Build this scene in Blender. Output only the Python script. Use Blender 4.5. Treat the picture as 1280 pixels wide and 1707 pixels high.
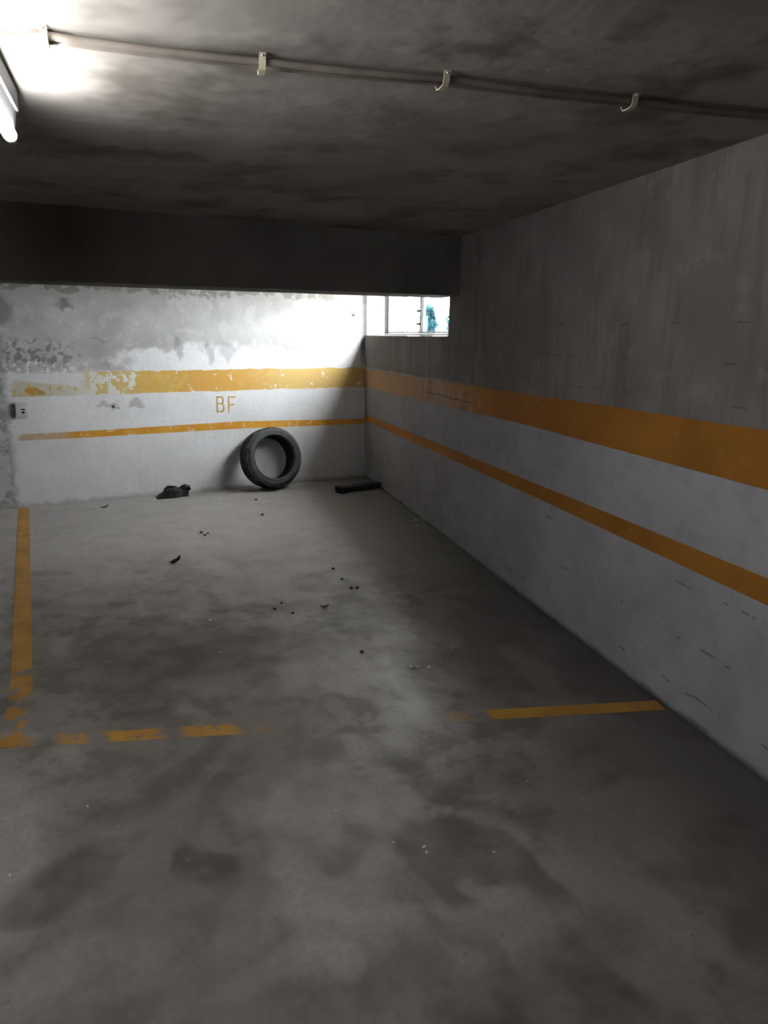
import bpy, bmesh, math, random
from mathutils import Vector, Matrix

for o in list(bpy.data.objects):
    bpy.data.objects.remove(o, do_unlink=True)
scene = bpy.context.scene
COL = scene.collection
random.seed(7)

# ------------------------------------------------------------------ camera
CAM_H = 1.6
F_PX = 1233.0
pitch, roll, yaw = math.radians(13.45), math.radians(0.4), math.radians(61.8)
fw = Vector((math.cos(pitch) * math.cos(yaw), math.cos(pitch) * math.sin(yaw), -math.sin(pitch)))
rt = Vector((math.sin(yaw), -math.cos(yaw), 0))
up = rt.cross(fw)
rt, up = rt * math.cos(roll) + up * math.sin(roll), up * math.cos(roll) - rt * math.sin(roll)
cam_data = bpy.data.cameras.new('camera')
cam = bpy.data.objects.new('camera', cam_data)
COL.objects.link(cam)
cam.matrix_world = Matrix(((rt.x, up.x, -fw.x, 0.0), (rt.y, up.y, -fw.y, 0.0), (rt.z, up.z, -fw.z, CAM_H), (0, 0, 0, 1)))
cam_data.sensor_fit = 'VERTICAL'
cam_data.sensor_height = 24.0
cam_data.lens = 24.0 * F_PX / 1707.0
cam_data.clip_start = 0.02
scene.camera = cam

# ------------------------------------------------------------------ world, exposure
SKY_STRENGTH = 44.0
TUBE_STRENGTH = 104.0
world = bpy.data.worlds.new('overcast_sky')
scene.world = world
world.use_nodes = True
bg = world.node_tree.nodes['Background']
bg.inputs['Color'].default_value = (0.985, 0.975, 1.0, 1)
bg.inputs['Strength'].default_value = SKY_STRENGTH
vs = scene.view_settings
vs.view_transform = 'Standard'
vs.look = 'None'
vs.gamma = 1.0
vs.exposure = 0.0
vs.use_curve_mapping = False
scene.cycles.max_bounces = 6
scene.cycles.diffuse_bounces = 3
scene.cycles.transparent_max_bounces = 8
scene.cycles.use_denoising = True
scene.cycles.use_light_tree = False
scene.cycles.adaptive_threshold = 0.08
scene.cycles.sample_clamp_indirect = 6.0

# ------------------------------------------------------------------ dimensions of the place
CEIL = 2.29
BACK_Y = 7.57
RW0 = Vector((2.07, 0.0, 0.0))                       # wall_right passes here ...
RWD = Vector((0.2285, 1.0, 0.0)).normalized()        # ... in this direction
RWN = Vector((RWD.y, -RWD.x, 0.0))                   # pointing out of the garage
WALL_T = 0.27
def rw(s, z, t=0.0):                                 # point on / in wall_right
    p = RW0 + RWD * s + RWN * t
    return Vector((p.x, p.y, z))
S_CORNER = BACK_Y / RWD.y
S_WIN0 = 5.06
SILL, HEAD = 1.595, 2.24
BEAM_Y0, BEAM_Y1, BEAM_Z = 4.72, 5.12, 1.885
LEFT_X, FRONT_Y = -5.2, -5.5

# ------------------------------------------------------------------ node helpers
class NT:
    def __init__(self, name):
        self.mat = bpy.data.materials.new(name)
        self.mat.use_nodes = True
        self.t = self.mat.node_tree
        self.t.nodes.clear()
        self.pos_ = None
    def n(self, typ, **kw):
        nd = self.t.nodes.new(typ)
        for k, v in kw.items():
            setattr(nd, k, v)
        return nd
    def put(self, sock, v):
        if isinstance(v, bpy.types.NodeSocket):
            self.t.links.new(v, sock)
        elif isinstance(v, (tuple, list)) and len(v) == 3 and sock.type == 'RGBA':
            sock.default_value = (*v, 1)
        else:
            sock.default_value = v
    def pos(self):
        if self.pos_ is None:
            self.pos_ = self.n('ShaderNodeNewGeometry').outputs['Position']
        return self.pos_
    def sep(self, v):
        nd = self.n('ShaderNodeSeparateXYZ'); self.put(nd.inputs[0], v)
        return nd.outputs[0], nd.outputs[1], nd.outputs[2]
    def comb(self, x, y, z=0.0):
        nd = self.n('ShaderNodeCombineXYZ')
        for i, v in enumerate((x, y, z)):
            self.put(nd.inputs[i], v)
        return nd.outputs[0]
    def m(self, op, a, b=0.0, c=0.0):
        nd = self.n('ShaderNodeMath', operation=op)
        for i, v in enumerate((a, b, c)):
            self.put(nd.inputs[i], v)
        return nd.outputs[0]
    def add(self, a, b): return self.m('ADD', a, b)
    def sub(self, a, b): return self.m('SUBTRACT', a, b)
    def mul(self, a, b): return self.m('MULTIPLY', a, b)
    def mx(self, a, b): return self.m('MAXIMUM', a, b)
    def mn(self, a, b): return self.m('MINIMUM', a, b)
    def inv(self, a): return self.m('SUBTRACT', 1.0, a)
    def vm(self, op, a, b=(0, 0, 0)):
        nd = self.n('ShaderNodeVectorMath', operation=op)
        self.put(nd.inputs[0], a); self.put(nd.inputs[1], b)
        return nd.outputs['Value'] if op in ('LENGTH', 'DOT_PRODUCT', 'DISTANCE') else nd.outputs[0]
    def noise(self, scale, detail=4.0, rough=0.55, vec=None, dist=0.0, off=None, color=False, d3=False):
        nd = self.n('ShaderNodeTexNoise', noise_dimensions='3D' if d3 else '2D')
        v = vec if vec is not None else self.pos()
        if off is not None:
            v = self.vm('ADD', v, off)
        self.put(nd.inputs['Vector'], v)
        nd.inputs['Scale'].default_value = scale
        nd.inputs['Detail'].default_value = min(detail, 3.0) if not color else 1.5
        nd.inputs['Roughness'].default_value = rough
        return nd.outputs['Color'] if color else nd.outputs['Fac']
    def step(self, v, lo, hi, a=0.0, b=1.0, smooth=True):
        nd = self.n('ShaderNodeMapRange')
        nd.interpolation_type = 'SMOOTHSTEP' if smooth else 'LINEAR'
        self.put(nd.inputs['Value'], v)
        nd.inputs['From Min'].default_value = lo
        nd.inputs['From Max'].default_value = hi
        nd.inputs['To Min'].default_value = a
        nd.inputs['To Max'].default_value = b
        return nd.outputs['Result']
    def band(self, v, lo, hi, soft):
        return self.mul(self.step(v, lo - soft, lo + soft), self.step(v, hi - soft, hi + soft, 1.0, 0.0))
    def mix(self, f, a, b, blend='MIX'):
        nd = self.n('ShaderNodeMix', data_type='RGBA', blend_type=blend)
        nd.clamp_factor = True
        self.put(nd.inputs[0], f)
        self.put(nd.inputs[6], a); self.put(nd.inputs[7], b)
        return nd.outputs[2]
    def blob(self, vec, c, r, ang=0.0, lo=0.45, hi=1.1):
        nd = self.n('ShaderNodeMapping', vector_type='TEXTURE')
        self.put(nd.inputs['Vector'], vec)
        nd.inputs['Location'].default_value = (c[0], c[1], 0)
        nd.inputs['Rotation'].default_value = (0, 0, math.radians(ang))
        nd.inputs['Scale'].default_value = (r[0], r[1], 1)
        return self.step(self.vm('LENGTH', nd.outputs[0]), lo, hi, 1.0, 0.0)
    def warp(self, vec, amp, scale, off=(3.1, 7.7, 1.3)):
        c = self.noise(scale, 4.0, 0.6, vec=vec, off=off, color=True)
        d = self.vm('MULTIPLY', self.vm('SUBTRACT', c, (0.5, 0.5, 0.5)), (amp, amp, 0))
        return self.vm('ADD', vec, d)
    def bump(self, h, strength=0.3, dist=0.01):
        nd = self.n('ShaderNodeBump')
        nd.inputs['Strength'].default_value = strength
        nd.inputs['Distance'].default_value = dist
        self.put(nd.inputs['Height'], h)
        return nd.outputs[0]
    def out(self, color, rough=0.8, normal=None, spec=0.3, metal=0.0):
        b = self.n('ShaderNodeBsdfPrincipled')
        self.put(b.inputs['Base Color'], color)
        self.put(b.inputs['Roughness'], rough)
        b.inputs['Specular IOR Level'].default_value = spec
        b.inputs['Metallic'].default_value = metal
        if normal is not None:
            self.put(b.inputs['Normal'], normal)
        o = self.n('ShaderNodeOutputMaterial')
        self.t.links.new(b.outputs[0], o.inputs[0])
        return self.mat

# ---- surfaces shared by the bare wall / floor and by the paint lying on it
OCHRE = (0.50, 0.20, 0.022)

def floor_surface(q):
    p = q.pos()
    x, y, z = q.sep(p)
    v2 = q.comb(x, y)
    big = q.noise(0.9, 5, 0.6, vec=v2)
    mid = q.noise(4.2, 6, 0.66, vec=v2)
    fine = q.noise(38, 5, 0.7, vec=v2)
    swirl = q.noise(1.7, 6, 0.65, vec=q.comb(q.mul(x, 1.0), q.mul(y, 0.6)), dist=1.6)
    col = q.mix(q.step(big, 0.3, 0.7), (0.20, 0.183, 0.163), (0.29, 0.270, 0.246))
    col = q.mix(q.step(mid, 0.44, 0.66), col, (0.155, 0.140, 0.122))
    col = q.mix(q.mul(q.step(swirl, 0.49, 0.62), 0.65), col, (0.38, 0.36, 0.335))
    # the floor gets paler towards the inner end of the bay
    pale_end = q.step(q.add(q.add(y, q.mul(x, 0.25)), q.mul(q.sub(big, 0.5), 2.2)), 4.2, 6.2, 0.0, 0.75)
    col = q.mix(pale_end, col, (0.50, 0.475, 0.455))
    w = q.warp(v2, 0.5, 2.2)
    w2 = q.warp(v2, 0.28, 5.0, (9.1, 2.2, 4.0))
    dark = None
    for vec, c, r, a, s in STAINS_DARK(w, w2):
        b = q.mul(q.blob(vec, c, r, a), s)
        dark = b if dark is None else q.mx(dark, b)
    dark = q.mul(dark, q.step(mid, 0.2, 0.6, 0.55, 1.0))
    col = q.mix(dark, col, (0.062, 0.056, 0.050))
    light = None
    for vec, c, r, a, s in STAINS_AND_DAYLIGHT(w, w2):
        b = q.mul(q.blob(vec, c, r, a), s)
        light = b if light is None else q.mx(light, b)
    light = q.mul(light, q.step(swirl, 0.3, 0.65, 0.4, 1.0))
    col = q.mix(light, col, (0.40, 0.385, 0.37))
    # floor darker towards the foot of the wall
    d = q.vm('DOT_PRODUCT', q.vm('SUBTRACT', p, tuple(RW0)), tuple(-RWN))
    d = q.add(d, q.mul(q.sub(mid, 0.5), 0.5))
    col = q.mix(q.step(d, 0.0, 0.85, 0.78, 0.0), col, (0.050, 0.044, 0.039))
    # small drops and specks
    sp = q.step(q.noise(22, 2, 0.5, vec=v2, off=(5, 5, 0)), 0.72, 0.84)
    col = q.mix(q.mul(sp, 0.4), col, (0.06, 0.055, 0.05))
    wp = q.step(q.noise(30, 2, 0.5, vec=v2, off=(15, 1, 0)), 0.78, 0.86)
    col = q.mix(q.mul(wp, 0.4), col, (0.5, 0.48, 0.46))
    col = q.mix(q.step(fine, 0.3, 0.75, 0.0, 0.28), col, (0.12, 0.115, 0.105))
    rough = q.step(mid, 0.25, 0.75, 0.36, 0.52)
    return col, rough, fine

def STAINS_DARK(w, w2):
    return [
        (w, (0.85, 3.55), (0.78, 0.42), -20, 0.75), (w, (0.45, 3.30), (0.35, 0.30), 10, 0.55),
        (w, (1.35, 4.05), (0.45, 0.14), -15, 0.5), (w, (0.30, 4.6), (0.5, 0.12), -10, 0.35),
        (w2, (0.47, 2.00), (0.10, 0.19), 25, 0.85), (w, (0.80, 1.95), (0.18, 0.14), 0, 0.5),
        (w, (0.10, 2.15), (0.18, 0.14), 10, 0.65), (w, (0.45, 2.55), (0.55, 0.10), 35, 0.5),
        (w, (0.62, 2.35), (0.35, 0.10), 45, 0.4), (w, (1.30, 2.05), (0.55, 0.09), -75, 0.55),
        (w, (1.18, 1.65), (0.35, 0.10), -70, 0.6), (w, (1.05, 1.72), (0.14, 0.10), 0, 0.35),
        (w, (1.55, 1.95), (0.12, 0.4), 60, 0.4), (w, (1.20, 1.15), (0.5, 0.25), 20, 0.4),
        (w, (1.9, 2.6), (0.6, 0.3), 30, 0.4), (w, (1.9, 1.7), (0.5, 0.5), 30, 0.35),
        (w2, (1.65, 3.70), (0.16, 0.07), -20, 0.7), (w2, (2.02, 4.15), (0.30, 0.14), 0, 0.35),
        (w2, (1.50, 3.62), (0.2, 0.08), 10, 0.5), (w2, (2.1, 4.5), (0.35, 0.07), 5, 0.4),
        (w2, (0.05, 1.60), (0.20, 0.12), 0, 0.5), (w, (2.3, 3.4), (0.5, 0.7), 10, 0.3),
    ]

def STAINS_AND_DAYLIGHT(w, w2):
    return [
        (w, (0.12, 1.72), (0.22, 0.22), 0, 0.45), (w, (0.62, 1.45), (0.24, 0.10), -20, 0.5),
        (w2, (0.98, 1.33), (0.07, 0.09), 0, 0.5), (w, (1.25, 2.35), (0.35, 0.16), -10, 0.45),
        (w, (1.05, 2.05), (0.25, 0.12), -20, 0.35), (w, (0.82, 1.62), (0.22, 0.08), -30, 0.5),
        (w2, (1.15, 1.52), (0.06, 0.14), 30, 0.5), (w, (2.2, 6.0), (1.3, 1.2), 0, 0.5),  # broad patches ending this row and starting the next: daylight painted into floor
        (w, (1.9, 4.6), (0.7, 0.5), 0, 0.35), (w, (0.55, 1.72), (0.10, 0.2), 20, 0.4),
        (w, (0.8, 6.6), (0.8, 0.5), 0, 0.3), (w2, (1.05, 3.0), (0.2, 0.12), 0, 0.4),
    ]

def back_surface(q):
    x, y, z = q.sep(q.pos())
    v = q.comb(x, z)
    n1 = q.noise(2.2, 5, 0.6, vec=v)
    n2 = q.noise(7.0, 6, 0.65, vec=v, dist=0.4)
    n3 = q.noise(26, 5, 0.7, vec=v)
    col = q.mix(q.step(n1, 0.3, 0.7), (0.70, 0.695, 0.705), (0.77, 0.765, 0.775))
    # rubbed, greyed plaster above the stripe
    zz = q.add(z, q.mul(q.sub(n2, 0.5), 0.16))
    zz = q.add(zz, q.mul(q.sub(n1, 0.5), 0.24))
    worn = q.mul(q.step(zz, 1.42, 1.50), q.step(z, 1.24, 1.27))
    left = q.mul(q.step(q.add(x, q.mul(q.sub(n2, 0.5), 0.5)), 1.05, 1.35, 1.0, 0.0), q.step(z, 1.22, 1.27))
    worn = q.mx(worn, left)
    col = q.mix(q.mul(worn, q.step(n1, 0.25, 0.75, 0.62, 0.98)), col, (0.345, 0.335, 0.32))
    flake = q.mul(q.step(n2, 0.57, 0.62), q.step(z, 1.24, 1.28))
    col = q.mix(q.mul(flake, 0.22), col, (0.66, 0.65, 0.63))
    # crumbling top edge
    top = q.mul(q.step(q.add(z, q.mul(q.sub(n2, 0.5), 0.30)), 1.965, 2.01), q.step(n2, 0.40, 0.50))
    col = q.mix(q.mul(top, 0.8), col, (0.20, 0.19, 0.165))
    w = q.warp(v, 0.14, 9.0)
    for c, r, s in (((0.73, 1.855), (0.075, 0.06), 0.8), ((0.20, 1.78), (0.12, 0.16), 0.7), ((0.13, 1.62), (0.07, 0.25), 0.5),
                    ((1.75, 1.47), (0.05, 0.14), 0.45), ((2.05, 1.42), (0.05, 0.15), 0.4), ((2.25, 1.43), (0.10, 0.11), 0.35),
                    ((1.30, 0.93), (0.09, 0.05), 0.45), ((1.05, 0.92), (0.12, 0.03), 0.4), ((1.0, 1.54), (0.14, 0.03), 0.3)):
        col = q.mix(q.mul(q.blob(w, c, r), s), col, (0.17, 0.165, 0.155))
    # mould and flaking at the far end of the paint
    mould = q.mul(q.blob(w, (0.42, 1.40), (0.50, 0.17)), q.step(q.noise(15, 5, 0.7, vec=v, dist=0.8), 0.50, 0.58))
    col = q.mix(q.mul(mould, 0.8), col, (0.16, 0.155, 0.15))
    bits = q.mul(q.blob(w, (0.45, 1.27), (0.55, 0.10)), q.step(q.noise(20, 4, 0.6, vec=v, off=(2, 8, 1)), 0.54, 0.58))
    col = q.mix(q.mul(bits, 0.85), col, (0.74, 0.74, 0.73))
    # bare concrete beyond the painted bay
    e = q.add(x, q.mul(q.sub(n2, 0.5), 0.16))
    bare = q.step(e, 0.14, 0.21, 1.0, 0.0)
    col = q.mix(q.mul(bare, q.step(n2, 0.35, 0.6, 0.45, 0.95)), col, (0.27, 0.26, 0.25))
    col = q.mix(q.mul(bare, q.step(n2, 0.60, 0.66, 0.0, 0.6)), col, (0.55, 0.55, 0.54))
    # darker strip at the corner
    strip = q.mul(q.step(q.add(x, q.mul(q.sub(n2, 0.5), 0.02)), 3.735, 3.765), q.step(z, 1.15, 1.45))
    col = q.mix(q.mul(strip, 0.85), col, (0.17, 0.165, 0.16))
    # screw holes
    w3 = q.warp(v, 0.05, 30.0)
    for c, r in (((1.09, 0.917), (0.018, 0.018)), ((3.661, 1.81), (0.022, 0.032)), ((3.64, 1.835), (0.03, 0.008)), ((1.13, 0.905), (0.01, 0.02))):
        col = q.mix(q.blob(w3, c, r), col, (0.03, 0.03, 0.03))
    # dirt along the floor
    foot = q.step(q.add(z, q.mul(q.sub(n2, 0.5), 0.10)), 0.0, 0.06, 0.5, 0.0)
    col = q.mix(foot, col, (0.25, 0.24, 0.23))
    col = q.mix(q.step(n3, 0.35, 0.8, 0.0, 0.16), col, (0.35, 0.34, 0.33))
    return col, 0.85, n2, n2, x, z

def right_surface(q):
    p = q.pos()
    x, y, z = q.sep(p)
    s = q.vm('DOT_PRODUCT', q.vm('SUBTRACT', p, tuple(RW0)), tuple(RWD))
    v = q.comb(s, z)
    n1 = q.noise(1.6, 5, 0.6, vec=v)
    n2 = q.noise(6.0, 6, 0.65, vec=v, dist=0.5)
    n3 = q.noise(30, 5, 0.7, vec=v)
    streak = q.noise(1.0, 5, 0.65, vec=q.comb(q.mul(s, 9.0), q.mul(z, 1.1)))
    white = q.mix(q.step(n1, 0.3, 0.7), (0.42, 0.42, 0.44), (0.50, 0.50, 0.52))
    white = q.mix(q.step(n2, 0.45, 0.75, 0.0, 0.4), white, (0.32, 0.32, 0.33))
    grey = q.mix(q.step(n1, 0.3, 0.7), (0.215, 0.192, 0.182), (0.29, 0.262, 0.25))
    grey = q.mix(q.step(streak, 0.42, 0.72, 0.0, 0.5), grey, (0.15, 0.138, 0.13))
    grey = q.mix(q.step(n2, 0.56, 0.72, 0.0, 0.4), grey, (0.34, 0.325, 0.315))
    ed = q.add(z, q.mul(q.sub(n2, 0.5), 0.03))
    col = q.mix(q.step(ed, 1.24, 1.262), white, grey)
    # formwork joints, chipped here and there
    lines = None
    for zz, th in ((0.34, 0.55), (0.58, 0.60), (0.12, 0.55), (1.50, 0.58), (1.66, 0.57), (1.345, 0.56), (0.90, 0.63)):
        zw = q.add(z, q.mul(q.sub(n2, 0.5), 0.035))
        b = q.mul(q.band(zw, zz - 0.004, zz + 0.004, 0.004), q.step(q.noise(5.0, 5, 0.7, vec=q.comb(s, zz * 7.0)), th, th + 0.06))
        lines = b if lines is None else q.mx(lines, b)
    col = q.mix(q.mul(lines, 0.7), col, (0.09, 0.085, 0.08))
    # vertical hairlines
    hair = q.mul(q.step(q.noise(1.0, 3, 0.6, vec=q.comb(q.mul(s, 26.0), q.mul(z, 2.0))), 0.68, 0.72), q.step(z, 1.2, 1.3, 0.0, 0.3))
    col = q.mix(hair, col, (0.10, 0.095, 0.09))
    pit = q.step(q.noise(16, 2, 0.5, vec=v, off=(4, 4, 4)), 0.77, 0.84)
    col = q.mix(q.mul(pit, 0.5), col, (0.10, 0.095, 0.09))
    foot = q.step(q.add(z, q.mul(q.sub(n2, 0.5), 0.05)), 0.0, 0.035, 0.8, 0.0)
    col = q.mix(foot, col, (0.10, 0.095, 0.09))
    board = q.m('ABSOLUTE', q.sub(q.m('FRACT', q.mul(z, 5.6)), 0.5))
    h = q.add(n2, q.mul(q.step(board, 0.46, 0.5), 0.15))
    return col, 0.82, h, n2, s, z

def mat_simple(name, c, rough=0.6, spec=0.4, metal=0.0, vary=0.25, scale=20.0, bump=0.15):
    q = NT(name)
    tc = q.n('ShaderNodeTexCoord').outputs['Object']
    n = q.noise(scale, 2, 0.6, vec=tc, d3=True)
    d = tuple(max(0.0, k * (1 - vary)) for k in c)
    l = tuple(min(1.0, k * (1 + vary)) for k in c)
    col = q.mix(q.step(n, 0.3, 0.7), d, l)
    return q.out(col, rough, q.bump(n, bump, 0.003), spec, metal)

def build_materials():
    M = {}
    q = NT('floor_concrete'); c, r, h = floor_surface(q)
    M['floor'] = q.out(c, r, q.bump(h, 0.18, 0.004), 0.5)
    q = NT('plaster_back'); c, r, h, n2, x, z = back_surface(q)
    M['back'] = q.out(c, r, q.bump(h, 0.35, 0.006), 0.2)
    q = NT('board_marked_concrete'); c, r, h, n2, s, z = right_surface(q)
    M['right'] = q.out(c, r, q.bump(h, 0.35, 0.006), 0.25)

    # sooty slab of the ceiling
    q = NT('ceiling_concrete')
    n1 = q.noise(1.1, 5, 0.6); n2 = q.noise(4.5, 6, 0.65, dist=0.7); n3 = q.noise(34, 5, 0.7)
    c = q.mix(q.step(n1, 0.3, 0.7), (0.36, 0.330, 0.293), (0.49, 0.455, 0.412))
    c = q.mix(q.step(n2, 0.5, 0.75, 0.0, 0.5), c, (0.52, 0.485, 0.44))
    c = q.mix(q.step(q.noise(2.3, 6, 0.7, off=(7, 3, 1)), 0.44, 0.76, 0.0, 0.75), c, (0.15, 0.130, 0.106))
    pit = q.mul(q.step(q.noise(19, 4, 0.6, off=(1, 6, 2)), 0.58, 0.72), q.step(n1, 0.45, 0.6))
    c = q.mix(q.mul(pit, 0.25), c, (0.09, 0.085, 0.078))
    M['ceiling'] = q.out(c, 0.85, q.bump(n2, 0.4, 0.008), 0.2)
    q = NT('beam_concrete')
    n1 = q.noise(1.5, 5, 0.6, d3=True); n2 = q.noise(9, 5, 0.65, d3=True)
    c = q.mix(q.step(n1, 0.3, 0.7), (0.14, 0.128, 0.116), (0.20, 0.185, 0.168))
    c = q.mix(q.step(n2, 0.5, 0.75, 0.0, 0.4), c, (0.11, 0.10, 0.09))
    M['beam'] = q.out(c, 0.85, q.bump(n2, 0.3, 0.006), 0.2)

    # paint on the back wall: wide stripe, peeled towards one end
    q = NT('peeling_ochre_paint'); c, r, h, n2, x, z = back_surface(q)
    v = q.comb(x, z)
    pe = q.noise(9, 6, 0.7, vec=v, dist=0.5)
    lim = q.step(x, 0.5, 2.0, 0.44, 0.67)
    peel = q.step(q.sub(pe, lim), -0.01, 0.03)
    loss = q.step(q.add(x, q.mul(q.sub(q.noise(4, 5, 0.7, vec=v), 0.5), 1.0)), 0.75, 1.75, 0.88, 0.0)
    hi = q.add(z, q.mul(q.sub(n2, 0.5), 0.035))
    slant = q.mul(q.step(q.sub(q.sub(hi, q.mul(x, -0.12)), 1.19), 0.0, 0.03), q.step(x, 0.75, 0.95, 1.0, 0.0))
    yell = q.mix(q.step(q.noise(3.0, 5, 0.6, vec=v, off=(3, 3, 0)), 0.35, 0.65), (0.60, 0.36, 0.07), (0.60, 0.46, 0.15))
    paint = q.mix(q.step(q.add(x, q.mul(q.sub(pe, 0.5), 1.0)), 1.3, 1.9), yell, (0.56, 0.315, 0.075))
    window_pale = q.step(q.add(x, q.mul(q.sub(pe, 0.5), 1.2)), 2.2, 2.9, 0.0, 0.7)  # bright window light put into the colour: stripe paler towards the corner
    paint = q.mix(window_pale, paint, (0.58, 0.43, 0.17))
    paint = q.mix(q.mul(loss, 0.55), paint, (0.62, 0.53, 0.30))
    ochre_end = q.blob(q.warp(v, 0.12, 8), (0.42, 1.085), (0.24, 0.045))
    paint = q.mix(q.mul(ochre_end, 0.8), paint, (0.42, 0.24, 0.04))
    under = q.mix(q.step(x, 0.4, 1.2), (0.56, 0.53, 0.42), (0.72, 0.71, 0.66))
    col = q.mix(peel, paint, under)
    edge = q.mul(q.step(hi, 1.026, 1.034), q.step(hi, 1.240, 1.252, 1.0, 0.0))
    endm = q.step(q.add(x, q.mul(q.sub(n2, 0.5), 0.12)), 0.19, 0.25)
    mask = q.mul(q.mul(edge, endm), q.inv(q.mul(slant, 0.92)))
    M['stripe_back_wide'] = q.out(q.mix(mask, c, col), 0.75, q.bump(q.add(h, q.mul(peel, -0.6)), 0.4, 0.006), 0.25)

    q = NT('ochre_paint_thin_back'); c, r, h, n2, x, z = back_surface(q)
    v = q.comb(x, z)
    paint = q.mix(q.step(q.noise(3, 5, 0.6, vec=v), 0.3, 0.7), (0.60, 0.27, 0.025), (0.66, 0.34, 0.05))
    paint = q.mix(q.step(q.add(x, q.mul(q.sub(n2, 0.5), 0.3)), 0.55, 0.75, 0.75, 0.0), paint, (0.50, 0.42, 0.33))
    endm = q.step(q.add(x, q.mul(q.sub(n2, 0.5), 0.15)), 0.20, 0.27)
    M['stripe_back_thin'] = q.out(q.mix(q.mul(endm, q.step(q.noise(12, 5, 0.7, vec=v), 0.60, 0.66, 1.0, 0.45)), c, paint), 0.7, q.bump(h, 0.3, 0.005), 0.25)

    # paint on the long wall
    for key, z0, z1 in (('stripe_right_wide', 1.03, 1.30), ('stripe_right_thin', 0.64, 0.76)):
        q = NT('ochre_paint_long_wall_' + ('wide' if z1 > 1 else 'thin')); c, r, h, n2, s, z = right_surface(q)
        v = q.comb(s, z)
        paint = q.mix(q.step(q.noise(2.0, 5, 0.6, vec=v), 0.3, 0.7), (0.36, 0.15, 0.02), (0.46, 0.195, 0.027))
        paint = q.mix(q.step(n2, 0.55, 0.75, 0.0, 0.4), paint, (0.32, 0.14, 0.03))
        scr = q.mul(q.blob(q.warp(v, 0.3, 5), (5.2, 1.14), (1.0, 0.14)), q.step(q.noise(1.0, 5, 0.7, vec=q.comb(q.mul(s, 14.0), q.mul(z, 4.0))), 0.44, 0.56))
        paint = q.mix(q.mul(scr, 0.65), paint, (0.50, 0.42, 0.36))
        if z1 > 1:
            paint = q.mix(q.mul(q.step(s, 4.2, 5.4), 0.45), paint, (0.52, 0.40, 0.30))
            crk = q.mul(q.band(q.add(z, q.mul(q.sub(n2, 0.5), 0.05)), 1.128, 1.138, 0.004), q.band(s, 4.5, 5.6, 0.1))
            paint = q.mix(q.mul(crk, 0.8), paint, (0.10, 0.08, 0.06))
            tk = q.mul(q.blob(q.warp(v, 0.1, 7), (5.45, 1.18), (0.05, 0.10)), q.step(q.noise(30, 3, 0.6, vec=v), 0.5, 0.6))
            paint = q.mix(q.mul(tk, 0.8), paint, (0.08, 0.07, 0.06))
        wear = q.step(q.noise(11, 6, 0.7, vec=v, off=(3, 1, 0)), 0.70, 0.78, 1.0, 0.5)
        M[key] = q.out(q.mix(wear, c, paint), 0.7, q.bump(h, 0.3, 0.005), 0.25)

    # paint on the floor, scrubbed off by tyres
    q = NT('worn_floor_paint_side'); c, r, h = floor_surface(q)
    x, y, z = q.sep(q.pos()); v = q.comb(x, y)
    nn = q.noise(9, 6, 0.7, vec=v, dist=0.4)
    lim = q.step(y, 3.2, 4.5, 0.50, 0.80)
    keep = q.step(q.sub(lim, nn), -0.04, 0.05)
    paint = q.mix(q.step(q.noise(4, 5, 0.6, vec=v), 0.3, 0.7), (0.36, 0.18, 0.03), (0.48, 0.25, 0.045))
    M['line_side'] = q.out(q.mix(q.mul(keep, 0.95), c, paint), r, q.bump(h, 0.18, 0.004), 0.5)
    q = NT('worn_floor_paint_front'); c, r, h = floor_surface(q)
    x, y, z = q.sep(q.pos()); v = q.comb(x, y)
    nn = q.noise(9, 6, 0.7, vec=v, dist=0.4)
    xx = q.add(x, q.mul(q.sub(nn, 0.5), 0.10))
    seg = None
    for a, b, s in ((-0.25, 0.03, 0.55), (0.12, 0.22, 0.85), (0.29, 0.50, 1.0), (0.57, 0.78, 1.0), (0.84, 0.90, 0.35), (1.62, 1.70, 0.55), (1.785, 2.9, 1.0)):
        g = q.mul(q.band(xx, a, b, 0.025), s)
        seg = g if seg is None else q.mx(seg, g)
    ragged = q.step(nn, 0.60, 0.68, 1.0, 0.25)
    ragged = q.mix(q.step(x, 1.7, 1.8), ragged, (1, 1, 1))
    paint = q.mix(q.step(q.noise(4, 5, 0.6, vec=v), 0.3, 0.7), (0.40, 0.20, 0.03), (0.50, 0.27, 0.04))
    M['line_front'] = q.out(q.mix(q.mul(seg, ragged), c, paint), r, q.bump(h, 0.18, 0.004), 0.5)

    M['letter'] = mat_simple('stencil_paint', (0.50, 0.34, 0.13), 0.75, 0.2, vary=0.35, scale=60)
    M['rubber'] = mat_simple('tyre_rubber', (0.055, 0.056, 0.061), 0.62, 0.4, vary=0.3, scale=14)
    M['rubber_dark'] = mat_simple('tyre_lining', (0.022, 0.022, 0.025), 0.8, 0.25, vary=0.3, scale=14)
    M['dust_rubber'] = mat_simple('dusty_tread', (0.066, 0.067, 0.072), 0.75, 0.3, vary=0.35, scale=25)
    M['black_plastic'] = mat_simple('black_plastic', (0.009, 0.009, 0.010), 0.6, 0.25, vary=0.3)
    M['dark_wood'] = mat_simple('black_painted_board', (0.020, 0.020, 0.023), 0.6, 0.35, vary=0.4)
    M['cream'] = mat_simple('cream_plastic', (0.60, 0.52, 0.38), 0.5, 0.4, vary=0.12)
    M['pipe'] = mat_simple('dusty_conduit_plastic', (0.21, 0.18, 0.15), 0.6, 0.35, vary=0.2, scale=8)
    M['cable'] = mat_simple('cable_sheath', (0.55, 0.47, 0.38), 0.55, 0.35, vary=0.1)
    M['steel'] = mat_simple('zinc_screw', (0.45, 0.44, 0.42), 0.4, 0.5, 0.9, vary=0.15)
    M['enamel'] = mat_simple('grey_white_enamel', (0.50, 0.51, 0.53), 0.45, 0.4, vary=0.06)
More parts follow.
